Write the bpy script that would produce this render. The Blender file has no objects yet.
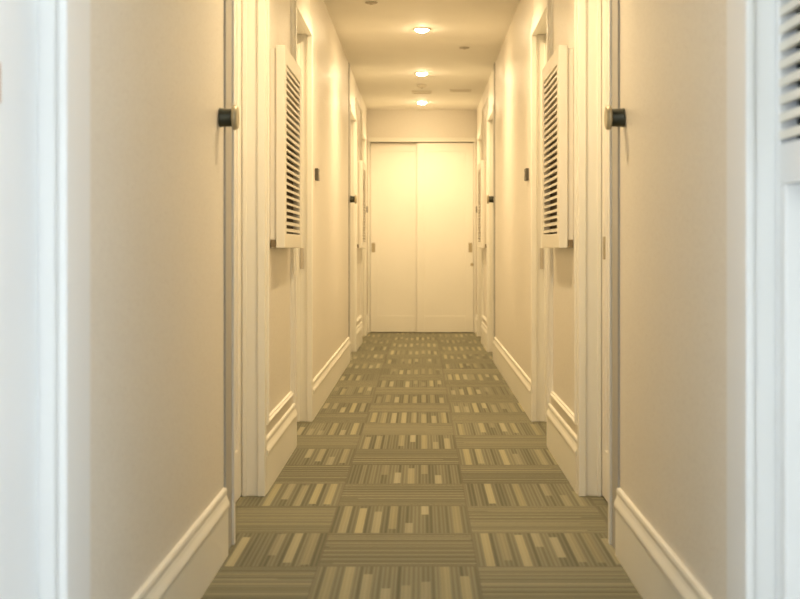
import bpy, bmesh, math, random
from mathutils import Vector, Matrix
random.seed(7)
PI = math.pi
sc = bpy.context.scene
COL = sc.collection

# ------------------------------------------------------------------ dimensions (metres; hall runs along +Y, camera at y = 0)
WX = 0.645           # wall face
DX = 0.735           # door face inside a recess
CEIL = 2.63
HEAD = 2.25          # door head height
END = 16.0
PERIOD = 7.6
NEAR = {-1: 2.45, 1: 2.68}     # where the first long wall begins, left / right

# ------------------------------------------------------------------ materials
def new_mat(name):
    m = bpy.data.materials.new(name); m.use_nodes = True
    nt = m.node_tree
    return m, nt, nt.nodes['Principled BSDF']

def paint(name, col, rough=0.4, bump=0.0, scale=200.0, spec=0.5, metal=0.0, var=0.03, vscale=3.0):
    m, nt, b = new_mat(name)
    N, L = nt.nodes, nt.links
    tc = N.new('ShaderNodeTexCoord')
    nz = N.new('ShaderNodeTexNoise'); nz.inputs['Scale'].default_value = vscale; nz.inputs['Detail'].default_value = 3
    L.new(tc.outputs['Object'], nz.inputs['Vector'])
    mx = N.new('ShaderNodeMixRGB'); mx.blend_type = 'MIX'
    mx.inputs[1].default_value = (*[c * (1 - var) for c in col], 1)
    mx.inputs[2].default_value = (*[min(1, c * (1 + var)) for c in col], 1)
    L.new(nz.outputs['Fac'], mx.inputs[0]); L.new(mx.outputs[0], b.inputs['Base Color'])
    b.inputs['Roughness'].default_value = rough
    b.inputs['Metallic'].default_value = metal
    b.inputs['Specular IOR Level'].default_value = spec
    if bump:
        n2 = N.new('ShaderNodeTexNoise'); n2.inputs['Scale'].default_value = scale; n2.inputs['Detail'].default_value = 2
        L.new(tc.outputs['Object'], n2.inputs['Vector'])
        bp = N.new('ShaderNodeBump'); bp.inputs['Strength'].default_value = bump; bp.inputs['Distance'].default_value = 0.002
        L.new(n2.outputs['Fac'], bp.inputs['Height']); L.new(bp.outputs['Normal'], b.inputs['Normal'])
    return m

def wallpaper():
    """beige woven wall covering with a fine linen weave and faint speckle"""
    m, nt, b = new_mat('wallpaper'); N, L = nt.nodes, nt.links
    tc = N.new('ShaderNodeTexCoord')
    mp = N.new('ShaderNodeMapping'); mp.inputs['Scale'].default_value = (1, 1, 0.25)
    L.new(tc.outputs['Object'], mp.inputs['Vector'])
    a = N.new('ShaderNodeTexNoise'); a.inputs['Scale'].default_value = 260; a.inputs['Detail'].default_value = 3
    L.new(mp.outputs['Vector'], a.inputs['Vector'])
    c = N.new('ShaderNodeTexNoise'); c.inputs['Scale'].default_value = 130; c.inputs['Detail'].default_value = 4
    L.new(tc.outputs['Object'], c.inputs['Vector'])
    ad = N.new('ShaderNodeMath'); ad.operation = 'ADD'
    L.new(a.outputs['Fac'], ad.inputs[0]); L.new(c.outputs['Fac'], ad.inputs[1])
    cr = N.new('ShaderNodeValToRGB')
    cr.color_ramp.elements[0].position = 0.75; cr.color_ramp.elements[0].color = (0.71, 0.65, 0.56, 1)
    cr.color_ramp.elements[1].position = 1.2; cr.color_ramp.elements[1].color = (0.80, 0.75, 0.66, 1)
    hf = N.new('ShaderNodeMath'); hf.operation = 'MULTIPLY'; hf.inputs[1].default_value = 1.0
    L.new(ad.outputs[0], hf.inputs[0]); L.new(hf.outputs[0], cr.inputs['Fac'])
    L.new(cr.outputs['Color'], b.inputs['Base Color'])
    b.inputs['Roughness'].default_value = 0.42
    b.inputs['Specular IOR Level'].default_value = 0.45
    bp = N.new('ShaderNodeBump'); bp.inputs['Strength'].default_value = 0.25; bp.inputs['Distance'].default_value = 0.001
    L.new(ad.outputs[0], bp.inputs['Height']); L.new(bp.outputs['Normal'], b.inputs['Normal'])
    return m

def carpet():
    """50 cm quarter-turned carpet tiles: fine ribs with short pale dashes"""
    m, nt, b = new_mat('carpet_tiles'); N, L = nt.nodes, nt.links
    def M(op, a, c=None, d=None):
        n = N.new('ShaderNodeMath'); n.operation = op
        for i, v in enumerate((a, c, d)):
            if v is None: continue
            if isinstance(v, (int, float)): n.inputs[i].default_value = v
            else: L.new(v, n.inputs[i])
        return n.outputs[0]
    tc = N.new('ShaderNodeTexCoord')
    sp = N.new('ShaderNodeSeparateXYZ'); L.new(tc.outputs['Object'], sp.inputs[0])
    tx = M('MULTIPLY', M('ADD', sp.outputs['X'], 0.326 + 10), 2.0)
    ty = M('MULTIPLY', M('ADD', sp.outputs['Y'], -4.27 + 20), 2.0)
    ix, iy = M('FLOOR', tx), M('FLOOR', ty)
    fx, fy = M('FRACT', tx), M('FRACT', ty)
    par = M('MODULO', M('ADD', ix, iy), 2.0)           # 0: ribs across the hall, 1: ribs along it
    inv = M('SUBTRACT', 1.0, par)
    u = M('ADD', M('MULTIPLY', fx, par), M('MULTIPLY', fy, inv))
    v = M('ADD', M('MULTIPLY', fy, par), M('MULTIPLY', fx, inv))
    s = M('MULTIPLY', u, 17.0); si = M('FLOOR', s); sf = M('FRACT', s)
    cb = N.new('ShaderNodeCombineXYZ'); L.new(ix, cb.inputs[0]); L.new(iy, cb.inputs[1]); L.new(si, cb.inputs[2])
    wn = N.new('ShaderNodeTexWhiteNoise'); wn.noise_dimensions = '3D'; L.new(cb.outputs[0], wn.inputs['Vector'])
    cs = N.new('ShaderNodeSeparateColor'); L.new(wn.outputs['Color'], cs.inputs[0])
    r1, r2, r3 = cs.outputs[0], cs.outputs[1], cs.outputs[2]
    half = M('ADD', M('ADD', 0.27, M('MULTIPLY', inv, 0.35)), M('MULTIPLY', r3, 0.55))
    inseg = M('LESS_THAN', M('ABSOLUTE', M('SUBTRACT', v, r2)), half)
    on = M('MULTIPLY', M('GREATER_THAN', r1, 0.12), M('MODULO', si, 2.0))
    edge = M('LESS_THAN', M('ABSOLUTE', M('SUBTRACT', sf, 0.5)), M('ADD', 0.18, M('MULTIPLY', par, 0.28)))
    dash = M('MULTIPLY', M('MULTIPLY', inseg, on), edge)
    dash = M('MULTIPLY', dash, M('ADD', 0.62, M('MULTIPLY', par, 0.12)))
    dash = M('MULTIPLY', dash, M('ADD', 0.25, M('MULTIPLY', wn.outputs['Value'], 0.65)))
    # fine ribs
    rib = M('ABSOLUTE', M('SUBTRACT', M('FRACT', M('MULTIPLY', s, 2.0)), 0.5))
    nz = N.new('ShaderNodeTexNoise'); nz.inputs['Scale'].default_value = 160; nz.inputs['Detail'].default_value = 3
    L.new(tc.outputs['Object'], nz.inputs['Vector'])
    cv = N.new('ShaderNodeCombineXYZ'); L.new(ix, cv.inputs[0]); L.new(iy, cv.inputs[1]); L.new(M('FLOOR', M('MULTIPLY', s, 2.0)), cv.inputs[2])
    wl = N.new('ShaderNodeTexWhiteNoise'); wl.noise_dimensions = '3D'; L.new(cv.outputs[0], wl.inputs['Vector'])
    tone = M('ADD', M('ADD', M('MULTIPLY', rib, 0.80), M('MULTIPLY', nz.outputs['Fac'], 0.36)), M('MULTIPLY', M('SUBTRACT', wl.outputs['Value'], 0.40), 0.45))
    base = N.new('ShaderNodeMixRGB'); L.new(tone, base.inputs[0])
    base.inputs[1].default_value = (0.076, 0.074, 0.046, 1); base.inputs[2].default_value = (0.262, 0.25, 0.168, 1)
    # tile to tile tone
    wt = N.new('ShaderNodeTexWhiteNoise'); wt.noise_dimensions = '2D'
    c2 = N.new('ShaderNodeCombineXYZ'); L.new(ix, c2.inputs[0]); L.new(iy, c2.inputs[1]); L.new(c2.outputs[0], wt.inputs['Vector'])
    hs = N.new('ShaderNodeHueSaturation'); L.new(base.outputs[0], hs.inputs['Color'])
    L.new(M('ADD', 0.90, M('MULTIPLY', wt.outputs['Value'], 0.2)), hs.inputs['Value'])
    light = N.new('ShaderNodeMixRGB'); L.new(r3, light.inputs[0])
    light.inputs[1].default_value = (0.43, 0.395, 0.275, 1); light.inputs[2].default_value = (0.46, 0.41, 0.235, 1)
    fin = N.new('ShaderNodeMixRGB'); L.new(dash, fin.inputs[0]); L.new(hs.outputs[0], fin.inputs[1]); L.new(light.outputs[0], fin.inputs[2])
    # seams between tiles
    sx = M('ABSOLUTE', M('SUBTRACT', fx, 0.5)); sy = M('ABSOLUTE', M('SUBTRACT', fy, 0.5))
    seam = M('MULTIPLY', M('GREATER_THAN', M('MAXIMUM', sx, sy), 0.493), 0.45)
    sm = N.new('ShaderNodeMixRGB'); L.new(seam, sm.inputs[0]); L.new(fin.outputs[0], sm.inputs[1]); sm.inputs[2].default_value = (0.10, 0.085, 0.06, 1)
    L.new(sm.outputs[0], b.inputs['Base Color'])
    b.inputs['Roughness'].default_value = 0.95; b.inputs['Specular IOR Level'].default_value = 0.15
    b.inputs['Sheen Weight'].default_value = 0.14; b.inputs['Sheen Roughness'].default_value = 0.5; b.inputs['Sheen Tint'].default_value = (0.95, 0.88, 0.72, 1)
    bp = N.new('ShaderNodeBump'); bp.inputs['Strength'].default_value = 0.35; bp.inputs['Distance'].default_value = 0.003
    L.new(tone, bp.inputs['Height']); L.new(bp.outputs['Normal'], b.inputs['Normal'])
    return m

def glow(name, col, strength):
    m, nt, b = new_mat(name)
    b.inputs['Base Color'].default_value = (1, 1, 1, 1)
    b.inputs['Emission Color'].default_value = (*col, 1)
    b.inputs['Emission Strength'].default_value = strength
    return m

WARM = (1.0, 0.757, 0.44)
M_WALL = wallpaper()
M_CARPET = carpet()
M_CEIL = paint('ceiling_paint', (0.95, 0.91, 0.83), 0.7, 0.08, 120)
M_TRIM = paint('cream_gloss_paint', (0.86, 0.83, 0.74), 0.36, 0.0, 60)
M_DOOR = paint('cream_door_paint', (0.86, 0.82, 0.73), 0.36, 0.05, 80)
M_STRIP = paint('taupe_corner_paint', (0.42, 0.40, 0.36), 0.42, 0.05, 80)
M_LOUV = paint('shutter_paint', (0.84, 0.79, 0.68), 0.38, 0.03, 60)
M_BACK = paint('shutter_dark_inside', (0.11, 0.08, 0.045), 0.8)  # shade inside the shutter, put into the backing's dark colour
M_BACK2 = paint('louver_dark_inside', (0.045, 0.045, 0.042), 0.8)  # backing coloured near black to stand for shade between the slats
M_DARK = paint('bronze_dark', (0.055, 0.058, 0.040), 0.38, 0.05, 300, metal=0.3)
M_PLATE = paint('dark_plate', (0.10, 0.085, 0.06), 0.4)
M_BRASS = paint('aged_brass', (0.50, 0.42, 0.27), 0.35, metal=0.75)
M_BRACKET = paint('dark_brass', (0.24, 0.18, 0.10), 0.45, metal=0.3)
M_CAP = paint('pale_brass_cap', (0.50, 0.44, 0.30), 0.4, metal=0.35)
M_WOOD = paint('light_wood', (0.55, 0.36, 0.22), 0.5, 0.1, 90, var=0.12, vscale=30)
M_GREY = paint('grey_fitting', (0.52, 0.46, 0.37), 0.45)
M_VENT = paint('vent_paint', (0.82, 0.76, 0.65), 0.5)
M_SLOT = paint('vent_slot_dark', (0.20, 0.16, 0.11), 0.8)
M_LENS = glow('downlight_lens', WARM, 330.0)
M_NEAR = paint('white_door_paint', (0.84, 0.84, 0.82), 0.4, 0.03, 80)
M_WHITE = paint('lobby_beige_paint', (0.46, 0.39, 0.29), 0.6)  # for the added lobby; kept dull to cut daylight bouncing down the hall

# ------------------------------------------------------------------ mesh helpers
class MB:
    def __init__(self): self.bm = bmesh.new()
    def box(self, x0, x1, y0, y1, z0, z1):
        vs = [self.bm.verts.new((x, y, z)) for x in sorted((x0, x1)) for y in sorted((y0, y1)) for z in sorted((z0, z1))]
        for f in ((0, 1, 3, 2), (4, 6, 7, 5), (0, 4, 5, 1), (2, 3, 7, 6), (0, 2, 6, 4), (1, 5, 7, 3)):
            self.bm.faces.new([vs[i] for i in f])
        return self
    def prism(self, prof, y0, y1):
        """closed (x, z) outline drawn out along Y"""
        a = [self.bm.verts.new((x, y0, z)) for x, z in prof]
        c = [self.bm.verts.new((x, y1, z)) for x, z in prof]
        n = len(prof)
        for i in range(n):
            self.bm.faces.new((a[i], a[(i + 1) % n], c[(i + 1) % n], c[i]))
        self.bm.faces.new(a[::-1]); self.bm.faces.new(c)
        return self
    def lathe(self, prof, axis='Z', seg=32, org=(0, 0, 0)):
        """(r, h) outline turned round an axis; ends are capped where r > 0"""
        rings = []
        for r, h in prof:
            ring = []
            for k in range(seg):
                t = 2 * PI * k / seg
                c, s = r * math.cos(t), r * math.sin(t)
                p = {'Z': (c, s, h), 'X': (h, c, s), 'Y': (c, h, s)}[axis]
                ring.append(self.bm.verts.new(Vector(p) + Vector(org)))
            rings.append(ring)
        for A, B in zip(rings, rings[1:]):
            for k in range(seg):
                self.bm.faces.new((A[k], A[(k + 1) % seg], B[(k + 1) % seg], B[k]))
        self.bm.faces.new(rings[0]); self.bm.faces.new(rings[-1])
        return self
    def frame(self, axis_x, y0, y1, z0, z1, w, depth):
        """rectangular moulding ring lying in a plane of constant x; outline stepped; mitred corners"""
        prof = [(0, 0), (depth * 0.7, 0.0), (depth, w * 0.25), (depth, w * 0.45), (depth * 0.5, w * 0.7), (depth * 0.6, w * 0.9), (0, w)]
        corners = [(y0, z0, 1, 1), (y1, z0, -1, 1), (y1, z1, -1, -1), (y0, z1, 1, -1)]
        rings = [[self.bm.verts.new((axis_x[0] + axis_x[1] * d, y + sy * t, z + sz * t)) for d, t in prof] for y, z, sy, sz in corners]
        n = len(prof)
        for i in range(4):
            A, B = rings[i], rings[(i + 1) % 4]
            for k in range(n):
                self.bm.faces.new((A[k], A[(k + 1) % n], B[(k + 1) % n], B[k]))
        return self
    def build(self, name, mat, parent=None, bevel=0.0, smooth=False, loc=(0, 0, 0), seg=2):
        bmesh.ops.recalc_face_normals(self.bm, faces=self.bm.faces)
        me = bpy.data.meshes.new(name); self.bm.to_mesh(me); self.bm.free()
        o = bpy.data.objects.new(name, me); COL.objects.link(o)
        me.materials.append(mat)
        if parent: o.parent = parent
        o.location = loc
        if bevel:
            md = o.modifiers.new('soft_edges', 'BEVEL'); md.width = bevel; md.segments = seg; md.limit_method = 'ANGLE'; md.angle_limit = math.radians(40)
        if smooth:
            for p in me.polygons: p.use_smooth = len(p.vertices) < 8
        return o

def struct(o):
    o['kind'] = 'structure'; return o

def empty(name, loc, rz=0.0):
    o = bpy.data.objects.new(name, None); COL.objects.link(o)
    o.empty_display_size = 0.05
    o.location = loc; o.rotation_euler = (0, 0, rz); return o

def tag(o, label, cat, group=None):
    o['label'] = label; o['category'] = cat
    if group: o['group'] = group
    return o

def copy_tree(o, parent=None):
    c = o.copy(); COL.objects.link(c)
    if parent is not None: c.parent = parent
    for ch in o.children: copy_tree(ch, c)
    return c

SIDE = {-1: 'left', 1: 'right'}
def sx(s, a, b):                       # an x-range measured outwards from the hall's axis, on side s
    return (s * a, s * b)

# ------------------------------------------------------------------ the setting
struct(MB().box(-2.6, 2.6, -2.6, END + 0.3, -0.06, 0).build('floor', M_CARPET))
struct(MB().box(-2.6, 2.6, -2.6, END + 0.3, CEIL, CEIL + 0.1).build('ceiling', M_CEIL))

trim_no = [0]
def trim(mb, mat=None, bevel=0.0, smooth=False):
    trim_no[0] += 1
    return struct(mb.build('trim_%d' % trim_no[0], mat or M_TRIM, bevel=bevel, smooth=smooth))
door_no = [0]
def door_name():
    door_no[0] += 1
    return 'door_%d' % door_no[0]

BASE = [(0, 0), (.015, 0), (.015, .152), (.0185, .157), (.020, .164), (.0185, .172), (.0125, .186), (.0095, .197), (.0105, .204), (.0115, .211), (.009, .218), (0, .220)]
def baseboard(s, y0, y1):
    prof = [(s * (WX - d), z) for d, z in BASE]
    return struct(MB().prism(prof, y0, y1).build('baseboard_' + SIDE[s], M_TRIM))

def wall_piece(s, y0, y1):
    return struct(MB().box(*sx(s, WX, 1.0), y0, y1, 0, CEIL).build('wall_' + SIDE[s], M_WALL))

def door_leaf(name, s, y0, y1, x):
    """cream flush-framed leaf: stiles and rails standing 8 mm proud of a flat panel"""
    d = .045
    o = MB().box(*sx(s, x, x + d), y0, y1, .006, HEAD - .004).build(name, M_DOOR)
    struct(o)
    f = MB()
    w = .10; t = .010
    xi = sx(s, x - t, x + .002)
    f.box(*xi, y0, y0 + w, .006, HEAD - .004).box(*xi, y1 - w, y1, .006, HEAD - .004)
    f.box(*xi, y0 + w, y1 - w, .006, .20).box(*xi, y0 + w, y1 - w, HEAD - .13, HEAD - .004)
    f.build('door_frame', M_DOOR, o, bevel=.003)
    if s > 0 and y1 < 6:
        k = MB().box(*sx(s, x - t - .003, x - t + .002), y1 - .10, y1 - .055, .955, 1.045).build('door_pull', M_BRASS, o, bevel=.001)
        k['label'] = 'small brass pull'
    return o

def recess(s, y0, y1, with_door=True):
    """door opening: header over it, jamb linings with a bead, head lining, leaf"""
    struct(MB().box(*sx(s, WX, 1.0), y0, y1, HEAD, CEIL).build('wall_' + SIDE[s], M_DOOR))
    t = MB()
    j = .02
    A = .635
    # linings
    t.box(*sx(s, A, DX + .04), y1 - j, y1 - .0005, 0, HEAD - j)
    t.box(*sx(s, A, DX + .04), y0 + .0005, y0 + j, 0, HEAD - j)
    t.box(*sx(s, A, DX + .04), y0 + .0005, y1 - .0005, HEAD - j, HEAD - .0005)
    # bead round the opening's outer edge
    t.box(*sx(s, A - .004, A + .026), y1 - j - .008, y1 + .03, 0, HEAD - j - .008)
    t.box(*sx(s, A - .004, A + .026), y0 - .005, y0 + j + .008, 0, HEAD - j - .008)
    t.box(*sx(s, A - .004, A + .026), y0 - .005, y1 + .03, HEAD - j - .008, HEAD + .03)
    t.box(*sx(s, A + .003, A + .02), y0 - .003, y1 + .045, HEAD + .031, HEAD + .085)
    # door stops
    t.box(*sx(s, DX - .03, DX - .012), y1 - j - .012, y1 - j, 0, HEAD - j)
    t.box(*sx(s, DX - .03, DX - .012), y0 + j, y0 + j + .012, 0, HEAD - j)
    trim(t, bevel=.003)
    if with_door:
        return door_leaf(door_name(), s, y0 + j, y1 - j, DX)

for s in (-1, 1):
    S = SIDE[s]
    a = NEAR[s]
    wall_piece(s, 1.15, 1.30)
    wall_piece(s, a, 4.58); wall_piece(s, 5.50, 6.85); wall_piece(s, 7.85, 12.10)
    wall_piece(s, 13.10, 14.45); wall_piece(s, 15.45, END)
    # backs of the recesses, so no light leaks
    for y0, y1 in ((1.30, a), (4.58, 5.50), (6.85, 7.85), (12.10, 13.10), (14.45, 15.45)):
        struct(MB().box(*sx(s, .80, 1.0), y0, y1, 0, HEAD).build('wall_' + S, M_WALL))
    # near recess (opening at the camera's side)
    recess(s, 4.58, 5.50); recess(s, 6.85, 7.85); recess(s, 12.10, 13.10); recess(s, 14.45, 15.45)
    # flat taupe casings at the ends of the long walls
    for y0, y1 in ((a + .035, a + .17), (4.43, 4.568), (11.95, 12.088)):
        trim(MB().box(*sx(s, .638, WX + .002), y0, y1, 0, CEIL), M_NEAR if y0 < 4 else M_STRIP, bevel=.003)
    baseboard(s, a + .17, 4.43); baseboard(s, 5.535, 6.84); baseboard(s, 7.885, 11.95)
    baseboard(s, 13.135, 14.44); baseboard(s, 15.485, END)
    # picture-frame mouldings on the short wall pieces
    for y0, y1 in ((5.60, 6.70), (5.60 + PERIOD, 6.70 + PERIOD)):
        trim(MB().frame((s * WX, -s), y0, y1, .272, 2.46, .026, .016))

# near recess: header, linings and white doors on both sides
for s in (-1, 1):
    a = NEAR[s]
    struct(MB().box(*sx(s, WX, 1.0), 1.30, a, HEAD, CEIL).build('wall_' + SIDE[s], M_WALL))
    t = MB(); A = .635
    t.box(*sx(s, A, .78), a - .02, a + .004, 0, HEAD).box(*sx(s, A, .78), 1.296, 1.32, 0, HEAD)
    t.box(*sx(s, A, .78), 1.296, a + .004, HEAD - .02, HEAD + .004)
    t.box(*sx(s, A - .003, A + .014), a - .03, a + .034, 0, HEAD + .05)
    trim(t, M_NEAR, bevel=.004)

# near left door: white flush leaf
dl = struct(MB().box(-.73, -.684, 1.325, NEAR[-1] - .024, .006, HEAD - .024).build(door_name(), M_NEAR, bevel=.004))
h = MB().box(-.684, -.676, 2.09, 2.186, 1.232, 1.298).build('door_pull', M_WOOD, dl, bevel=.003)
h['label'] = 'pale wood door pull'

# near right door: framed leaf with a louvered upper part and a recessed lower panel
yb, ya = NEAR[1] - .022, 1.325
dr = struct(MB().box(.728, .76, ya, yb, .006, HEAD - .024).build(door_name(), M_NEAR))
f = MB()
st = .026
f.box(.690, .73, yb - st, yb, .006, HEAD - .024).box(.690, .73, ya, ya + st, .006, HEAD - .024)
f.box(.690, .73, ya + st, yb - st, .006, .20).box(.690, .73, ya + st, yb - st, 1.122, 1.200).box(.691, .73, yb - st - .045, yb - st + .001, .20, 1.123).box(.691, .73, ya + st - .001, ya + st + .045, .20, 1.123).box(.690, .73, ya + st, yb - st, HEAD - .13, HEAD - .024)
f.build('door_frame', M_NEAR, dr, bevel=.004)

# ------------------------------------------------------------------ louvers
def louver_mesh(width, z0, z1, pitch, face, depth, tilt, rng, thick=.40):
    """tilted slats between z0 and z1, front edges at x = face, running along y"""
    m = MB()
    n = int(round((z1 - z0) / pitch)); p = (z1 - z0) / n
    for k in range(n):
        zc = z0 + (k + .5) * p
        tl = tilt * (1 + rng.uniform(-.18, .18))
        rise = depth * math.tan(tl)
        h = p * thick * (1 + rng.uniform(-.14, .10)) / 2
        # parallelogram section, front edge low, back edge high
        m.prism([(face, zc - h), (face, zc + h), (face - depth, zc + h + rise), (face - depth, zc - h + rise)], -width / 2, width / 2)
    return m

# slats of the near right door (face turned towards -x)
lm = MB()
zz0, zz1 = 1.200, HEAD - .13
n = 27; p = (zz1 - zz0) / n
for k in range(n):
    zc = zz0 + (k + .5) * p
    lm.prism([(.692, zc - p * .26), (.692, zc + p * .26), (.720, zc + p * .26 + .007), (.720, zc - p * .26 + .007)], ya + st - .002, yb - st + .002)
lm.build('slat_panel', M_LOUV, dr, bevel=.0015)
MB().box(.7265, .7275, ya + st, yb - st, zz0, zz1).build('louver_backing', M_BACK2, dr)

def make_shutter():
    rng = random.Random(3)
    r = empty('louvered_shutter', (0, 0, 0))
    W, H = .81, .862
    x0, x1 = .026, .064
    sw = .075
    f = MB()
    f.box(x0, x1, -W / 2, -W / 2 + sw, 0, H).box(x0, x1, W / 2 - sw, W / 2, 0, H)
    f.box(x0, x1, -W / 2 + sw, W / 2 - sw, 0, .062).box(x0, x1, -W / 2 + sw, W / 2 - sw, H - .072, H)
    f.build('frame', M_LOUV, r, bevel=.003)
    louver_mesh(W - 2 * sw + .004, .062, H - .072, .0295, x1 - .003, .026, math.radians(20), rng).build('slat_panel', M_LOUV, r)
    g = MB(); q = .012; u = .02
    g.box(.001, x0, -W / 2 + q, -W / 2 + q + u, q, H - q).box(.001, x0, W / 2 - q - u, W / 2 - q, q, H - q)
    g.box(.001, x0, -W / 2 + q + u, W / 2 - q - u, q, q + u).box(.001, x0, -W / 2 + q + u, W / 2 - q - u, H - q - u, H - q)
    g.build('mounting_frame', M_LOUV, r)
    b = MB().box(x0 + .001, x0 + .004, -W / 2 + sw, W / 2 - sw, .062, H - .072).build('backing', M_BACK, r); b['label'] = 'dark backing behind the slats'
    for y in (-W / 2 + .02, W / 2 - .02):
        k = MB().box(.003, .024, y - .022, y + .018, .002, .036).build('bracket', M_BRACKET, r, bevel=.002)
        k['label'] = 'small brass wall bracket'
    return r

sh = make_shutter()
shut_labels = {
    (-1, 0): 'large cream louvered shutter on the nearer short piece of left hall wall',
    (1, 0): 'large cream louvered shutter on the nearer short piece of right hall wall',
    (-1, 1): 'small-looking cream louvered shutter on left wall just before the end doors',
    (1, 1): 'small-looking cream louvered shutter on right wall just before the end doors'}
first = True
for i in (0, 1):
    for s in (-1, 1):
        o = sh if first else copy_tree(sh)
        first = False
        o.location = (s * WX, 6.175 + i * PERIOD, 1.0)
        o.rotation_euler = (0, 0, 0 if s < 0 else PI)
        tag(o, shut_labels[(s, i)], 'shutter', 'louvered shutters along the hall')

# ------------------------------------------------------------------ wall knobs (round, projecting from the wall)
def make_knob():
    r = empty('wall_knob', (0, 0, 0))
    MB().lathe([(.030, .001), (.031, .004), (.0295, .008), (.0285, .040), (.027, .042)], 'X').build('body', M_DARK, r, smooth=True, bevel=.001)
    c = MB().lathe([(.030, .042), (.0385, .044), (.040, .048), (.0385, .056), (.033, .060), (.028, .0585)], 'X').build('cap', M_CAP, r, smooth=True)
    c['label'] = 'pale round cap'
    return r
kn = make_knob()
knob_labels = {
    (-1, 0): 'dark round wall knob with pale cap, large, near end of nearest left wall',
    (1, 0): 'dark round wall knob with pale cap, large, near end of nearest right wall',
    (-1, 1): 'tiny far dark wall knob on left wall next to the far shutter',
    (1, 1): 'tiny far dark wall knob on right wall next to the far shutter'}
for i in (0, 1):
    for s in (-1, 1):
        o = kn if (i, s) == (0, -1) else copy_tree(kn)
        o.location = (s * (WX if i == 0 else .634), 4.33 if i == 0 else 12.0, 1.415 if i == 0 else 1.43)
        o.rotation_euler = (0, 0, 0 if s < 0 else PI)
        tag(o, knob_labels[(s, i)], 'knob', 'round wall knobs')

# ------------------------------------------------------------------ small dark call plates
def make_plate():
    r = empty('mounted_doorbell', (0, 0, 0))
    MB().box(.001, .020, -.058, .058, -.036, .036).build('plate', M_PLATE, r, bevel=.002)
    b = MB().lathe([(.016, .020), (.016, .023), (.013, .0245)], 'X', 20).build('button', M_GREY, r, smooth=True)
    b['label'] = 'paler round button'
    return r
pl = make_plate()
plate_labels = {
    (-1, 0): 'dark rectangular doorbell plate on the middle long left wall beyond the large shutter',
    (1, 0): 'dark rectangular doorbell plate on the middle long right wall beyond the large shutter',
    (-1, 1): 'tiny dark doorbell plate beside the left edge of end doors',
    (1, 1): 'tiny dark doorbell plate beside the right edge of end doors'}
for i in (0, 1):
    for s in (-1, 1):
        o = pl if (i, s) == (0, -1) else copy_tree(pl)
        o.location = (s * WX, 8.25 + i * (PERIOD - .15), 1.445)
        o.rotation_euler = (0, 0, 0 if s < 0 else PI)
        tag(o, plate_labels[(s, i)], 'doorbell', 'dark doorbell plates')

# ------------------------------------------------------------------ strike plates on the far jambs of the second recess are parts of their doors
for o in [x for x in bpy.data.objects if x.name.startswith('door_') and x.parent is None]:
    bb = [Vector(c) for c in o.bound_box]
    y1 = max(v.y for v in bb); x = min(abs(v.x) for v in bb); s = 1 if bb[0].x > 0 else -1
    if 7.0 < y1 < 8.0:
        m = MB().box(*sx(s, .680, .700), y1 - .008, y1 - .0005, .88, 1.0).build('strike_plate', M_GREY, o, bevel=.001)
        m['label'] = 'grey metal strike plate'

# ------------------------------------------------------------------ end wall and sliding doors
struct(MB().box(-1.0, 1.0, END + .16, END + .3, 0, CEIL).build('wall_end', M_WALL))
struct(MB().box(-1.0, 1.0, END, END + .16, HEAD, CEIL).build('wall_end', M_WALL))
struct(MB().box(-1.0, -.632, END, END + .16, 0, HEAD).build('wall_end', M_WALL))
struct(MB().box(.632, 1.0, END, END + .16, 0, HEAD).build('wall_end', M_WALL))
t = MB()
t.box(-.634, -.612, END - .012, END + .16, 0, HEAD).box(.612, .634, END - .012, END + .16, 0, HEAD)
t.box(-.634, .634, END - .014, END + .02, HEAD - .002, HEAD + .048)
trim(t, bevel=.003)

def sliding(x0, x1, y, pull_x, lock=None):
    nm = door_name()
    z0, z1 = .008, HEAD - .012
    o = struct(MB().box(x0, x1, y + .006, y + .04, z0, z1).build(nm, M_DOOR))
    f = MB(); w = .09
    f.box(x0, x0 + w, y, y + .008, z0, z1).box(x1 - w, x1, y, y + .008, z0, z1)
    f.box(x0 + w, x1 - w, y, y + .008, z0, .20).box(x0 + w, x1 - w, y, y + .008, z1 - .10, z1)
    f.build('door_frame', M_DOOR, o, bevel=.002)
    hm = MB()
    hm.box(pull_x - .021, pull_x - .015, y - .003, y + .004, .95, 1.06).box(pull_x + .015, pull_x + .021, y - .003, y + .004, .95, 1.06)
    hm.box(pull_x - .015, pull_x + .015, y - .003, y + .004, .95, .957).box(pull_x - .015, pull_x + .015, y - .003, y + .004, 1.053, 1.06)
    hm.box(pull_x - .015, pull_x + .015, y - .0008, y + .004, .957, 1.053)
    k = hm.build('door_pull', M_BRASS, o); k['label'] = 'recessed brass pull'
    if lock:
        k = MB().lathe([(.019, y - .006), (.019, y - .003), (.017, y + .004)], 'Y', 24, (lock[0], 0, lock[1])).build('door_lock', M_BRASS, o, smooth=True)
        k['label'] = 'round brass lock'
    return o
sliding(-.608, .02, END + .062, -.572)
sliding(-.058, .608, END + .015, .572, (.590, .805))

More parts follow.
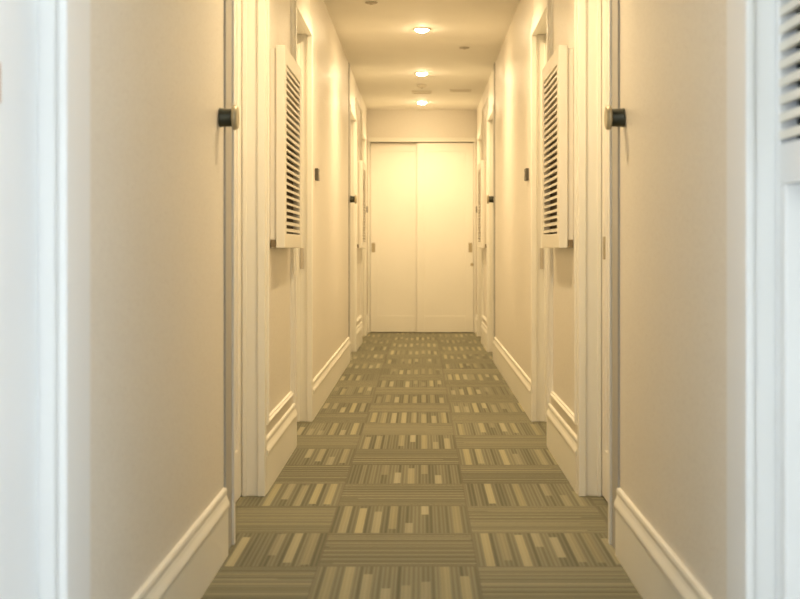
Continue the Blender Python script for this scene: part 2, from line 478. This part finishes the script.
# ------------------------------------------------------------------ ceiling fittings
def make_downlight():
    r = empty('ceiling_downlight', (0, 0, 0))
    MB().lathe([(.047, -.001), (.066, -.001), (.066, -.006), (.060, -.010), (.049, -.009), (.047, -.004)], 'Z', 40).build('trim_ring', M_TRIM, r, smooth=True)
    dome = [(.047, -.001)] + [(.047 * math.cos(a), -.004 - .022 * math.sin(a)) for a in (0, .26, .52, .78, 1.04, 1.3, 1.5)]
    MB().lathe(dome, 'Z', 28).build('lens', M_LENS, r, smooth=True)
    ld = bpy.data.lights.new('downlight_lamp', 'AREA'); ld.shape = 'DISK'; ld.size = .09
    ld.energy = 16.0; ld.color = WARM; ld.spread = math.radians(140)
    lo = bpy.data.objects.new('downlight_lamp', ld); COL.objects.link(lo); lo.parent = r; lo.location = (0, 0, -.032)
    return r
dn = make_downlight()
dlab = {10.12: 'largest glowing round ceiling downlight, the nearest of the row in view',
        12.66: 'glowing round ceiling downlight, the middle one of the row in view',
        15.18: 'smallest glowing ceiling downlight, right in front of the end doors',
        7.58: 'round ceiling downlight overhead between the second pair of doors',
        5.04: 'round ceiling downlight overhead between the first pair of doors',
        }
for i, (y, lb) in enumerate(dlab.items()):
    o = dn if i == 0 else copy_tree(dn)
    o.location = (0, y, CEIL)
    tag(o, lb, 'ceiling light', 'ceiling downlights along the hall')

def sprinkler(loc, lb):
    r = empty('ceiling_sprinkler', loc)
    MB().lathe([(.020, -.001), (.042, -.001), (.042, -.005), (.034, -.009), (.014, -.010)], 'Z', 28).build('cover_plate', M_GREY, r, smooth=True)
    MB().lathe([(.009, -.010), (.009, -.013), (.011, -.0135), (.011, -.015), (.006, -.0155)], 'Z', 20).build('nozzle', M_GREY, r, smooth=True)
    return tag(r, lb, 'sprinkler', 'ceiling sprinklers')
sprinkler((-.335, 9.02, CEIL), 'grey sprinkler head in the ceiling left of the nearest lamp')
sprinkler((.345, 11.05, CEIL), 'faint sprinkler head in the ceiling to the right between two lamps')

sd = empty('smoke_detector', (0, 13.55, CEIL))
MB().lathe([(.050, -.001), (.052, -.010), (.050, -.022), (.036, -.032), (.012, -.036)], 'Z', 32).build('housing', M_VENT, sd, smooth=True)
MB().lathe([(.012, -.036), (.012, -.040), (.006, -.041)], 'Z', 16).build('sensor', M_GREY, sd, smooth=True)
tag(sd, 'small round smoke detector on the ceiling between the two far lamps', 'smoke detector')

def ceiling_panel(name, x, y, w, d, slots, lb, cat):
    r = empty(name, (x, y, CEIL))
    f = MB(); t = .022
    f.box(-w / 2, w / 2, -d / 2, -d / 2 + t, -.010, -.001).box(-w / 2, w / 2, d / 2 - t, d / 2, -.010, -.001)
    f.box(-w / 2, -w / 2 + t, -d / 2 + t, d / 2 - t, -.010, -.001).box(w / 2 - t, w / 2, -d / 2 + t, d / 2 - t, -.010, -.001)
    f.build('frame', M_VENT, r, bevel=.002)
    MB().box(-w / 2 + t, w / 2 - t, -d / 2 + t, d / 2 - t, -.003, -.001).build('backing' if slots else 'panel', M_SLOT if slots else M_VENT, r)
    if slots:
        m = MB()
        for k in range(slots):
            yy = -d / 2 + t + (k + .5) * (d - 2 * t) / slots
            m.box(-w / 2 + t, w / 2 - t, yy - .004, yy + .004, -.008, -.003)
        m.build('slat_panel', M_VENT, r)
    return tag(r, lb, cat)
ceiling_panel('ceiling_vent', .40, 14.05, .22, .16, 6, 'slotted air vent in the ceiling to the right of the smoke detector', 'vent')
ceiling_panel('access_hatch', 0, 14.2, .21, .21, 0, 'flat square access hatch in the ceiling just beyond the smoke detector', 'hatch')

# ------------------------------------------------------------------ added lobby around the camera, unseen; made-up side windows give cool daylight
for s in (-1, 1):
    struct(MB().box(*sx(s, 1.0, 2.6), 1.15, 1.30, 0, CEIL).build('wall_front', M_WHITE))
    z0, z1 = (.25, 2.3) if s > 0 else (.12, 1.0)  # left opening set low to keep daylight off the upper right door
    y0, y1 = -1.9, .9
    w = 'wall_lobby_' + SIDE[s]
    X = sx(s, 2.6, 2.72)
    struct(MB().box(*X, -2.6, y0, 0, CEIL).build(w, M_WHITE)); struct(MB().box(*X, y1, 1.3, 0, CEIL).build(w, M_WHITE))
    struct(MB().box(*X, y0, y1, 0, z0).build(w, M_WHITE)); struct(MB().box(*X, y0, y1, z1, CEIL).build(w, M_WHITE))
    wf = MB(); t = .05
    wf.box(*X, y0, y0 + t, z0, z1).box(*X, y1 - t, y1, z0, z1).box(*X, y0 + t, y1 - t, z0, z0 + t).box(*X, y0 + t, y1 - t, z1 - t, z1)
    wf.box(*X, -.5 - t / 2, -.5 + t / 2, z0 + t, z1 - t)
    struct(wf.build('window_%d' % (1 if s < 0 else 2), M_NEAR))
    ld = bpy.data.lights.new('window_daylight', 'AREA'); ld.shape = 'RECTANGLE'  # unseen area lamp, added as the daylight of the made-up windows
    ld.size = z1 - z0 - .1; ld.size_y = y1 - y0 - .1
    ld.energy = 235.0 if s > 0 else 265.0
    ld.color = (0.69, 0.815, 1.0)
    lo = bpy.data.objects.new('window_daylight', ld); COL.objects.link(lo)
    lo.location = (s * 2.58, (y0 + y1) / 2, (z0 + z1) / 2)
    lo.rotation_euler = (0, s * PI / 2, 0)
struct(MB().box(-2.6, 2.6, -2.72, -2.6, 0, CEIL).build('wall_back', M_WHITE))

# ------------------------------------------------------------------ sky outside
wd = bpy.data.worlds.new('sky'); sc.world = wd; wd.use_nodes = True
bg = wd.node_tree.nodes['Background']; bg.inputs['Color'].default_value = (0.75, 0.87, 1.0, 1); bg.inputs['Strength'].default_value = 1.0

# ------------------------------------------------------------------ camera
cd = bpy.data.cameras.new('camera'); cam = bpy.data.objects.new('camera', cd); COL.objects.link(cam)
cam.location = (0, 0, 1.0); cam.rotation_euler = (PI / 2, 0, 0)
cd.sensor_fit = 'HORIZONTAL'; cd.sensor_width = 36; cd.lens = 1360 / 800 * 36
cd.shift_x = -(421.8 - 400) / 800; cd.shift_y = -(299.5 - 248) / 800
cd.clip_start = .05; cd.clip_end = 60
cd.dof.use_dof = True; cd.dof.focus_distance = 7.0; cd.dof.aperture_fstop = 4.5
sc.camera = cam

sc.view_settings.view_transform = 'Standard'; sc.view_settings.look = 'None'
sc.view_settings.exposure = 0.17; sc.view_settings.gamma = 1.0
sc.view_settings.use_curve_mapping = False
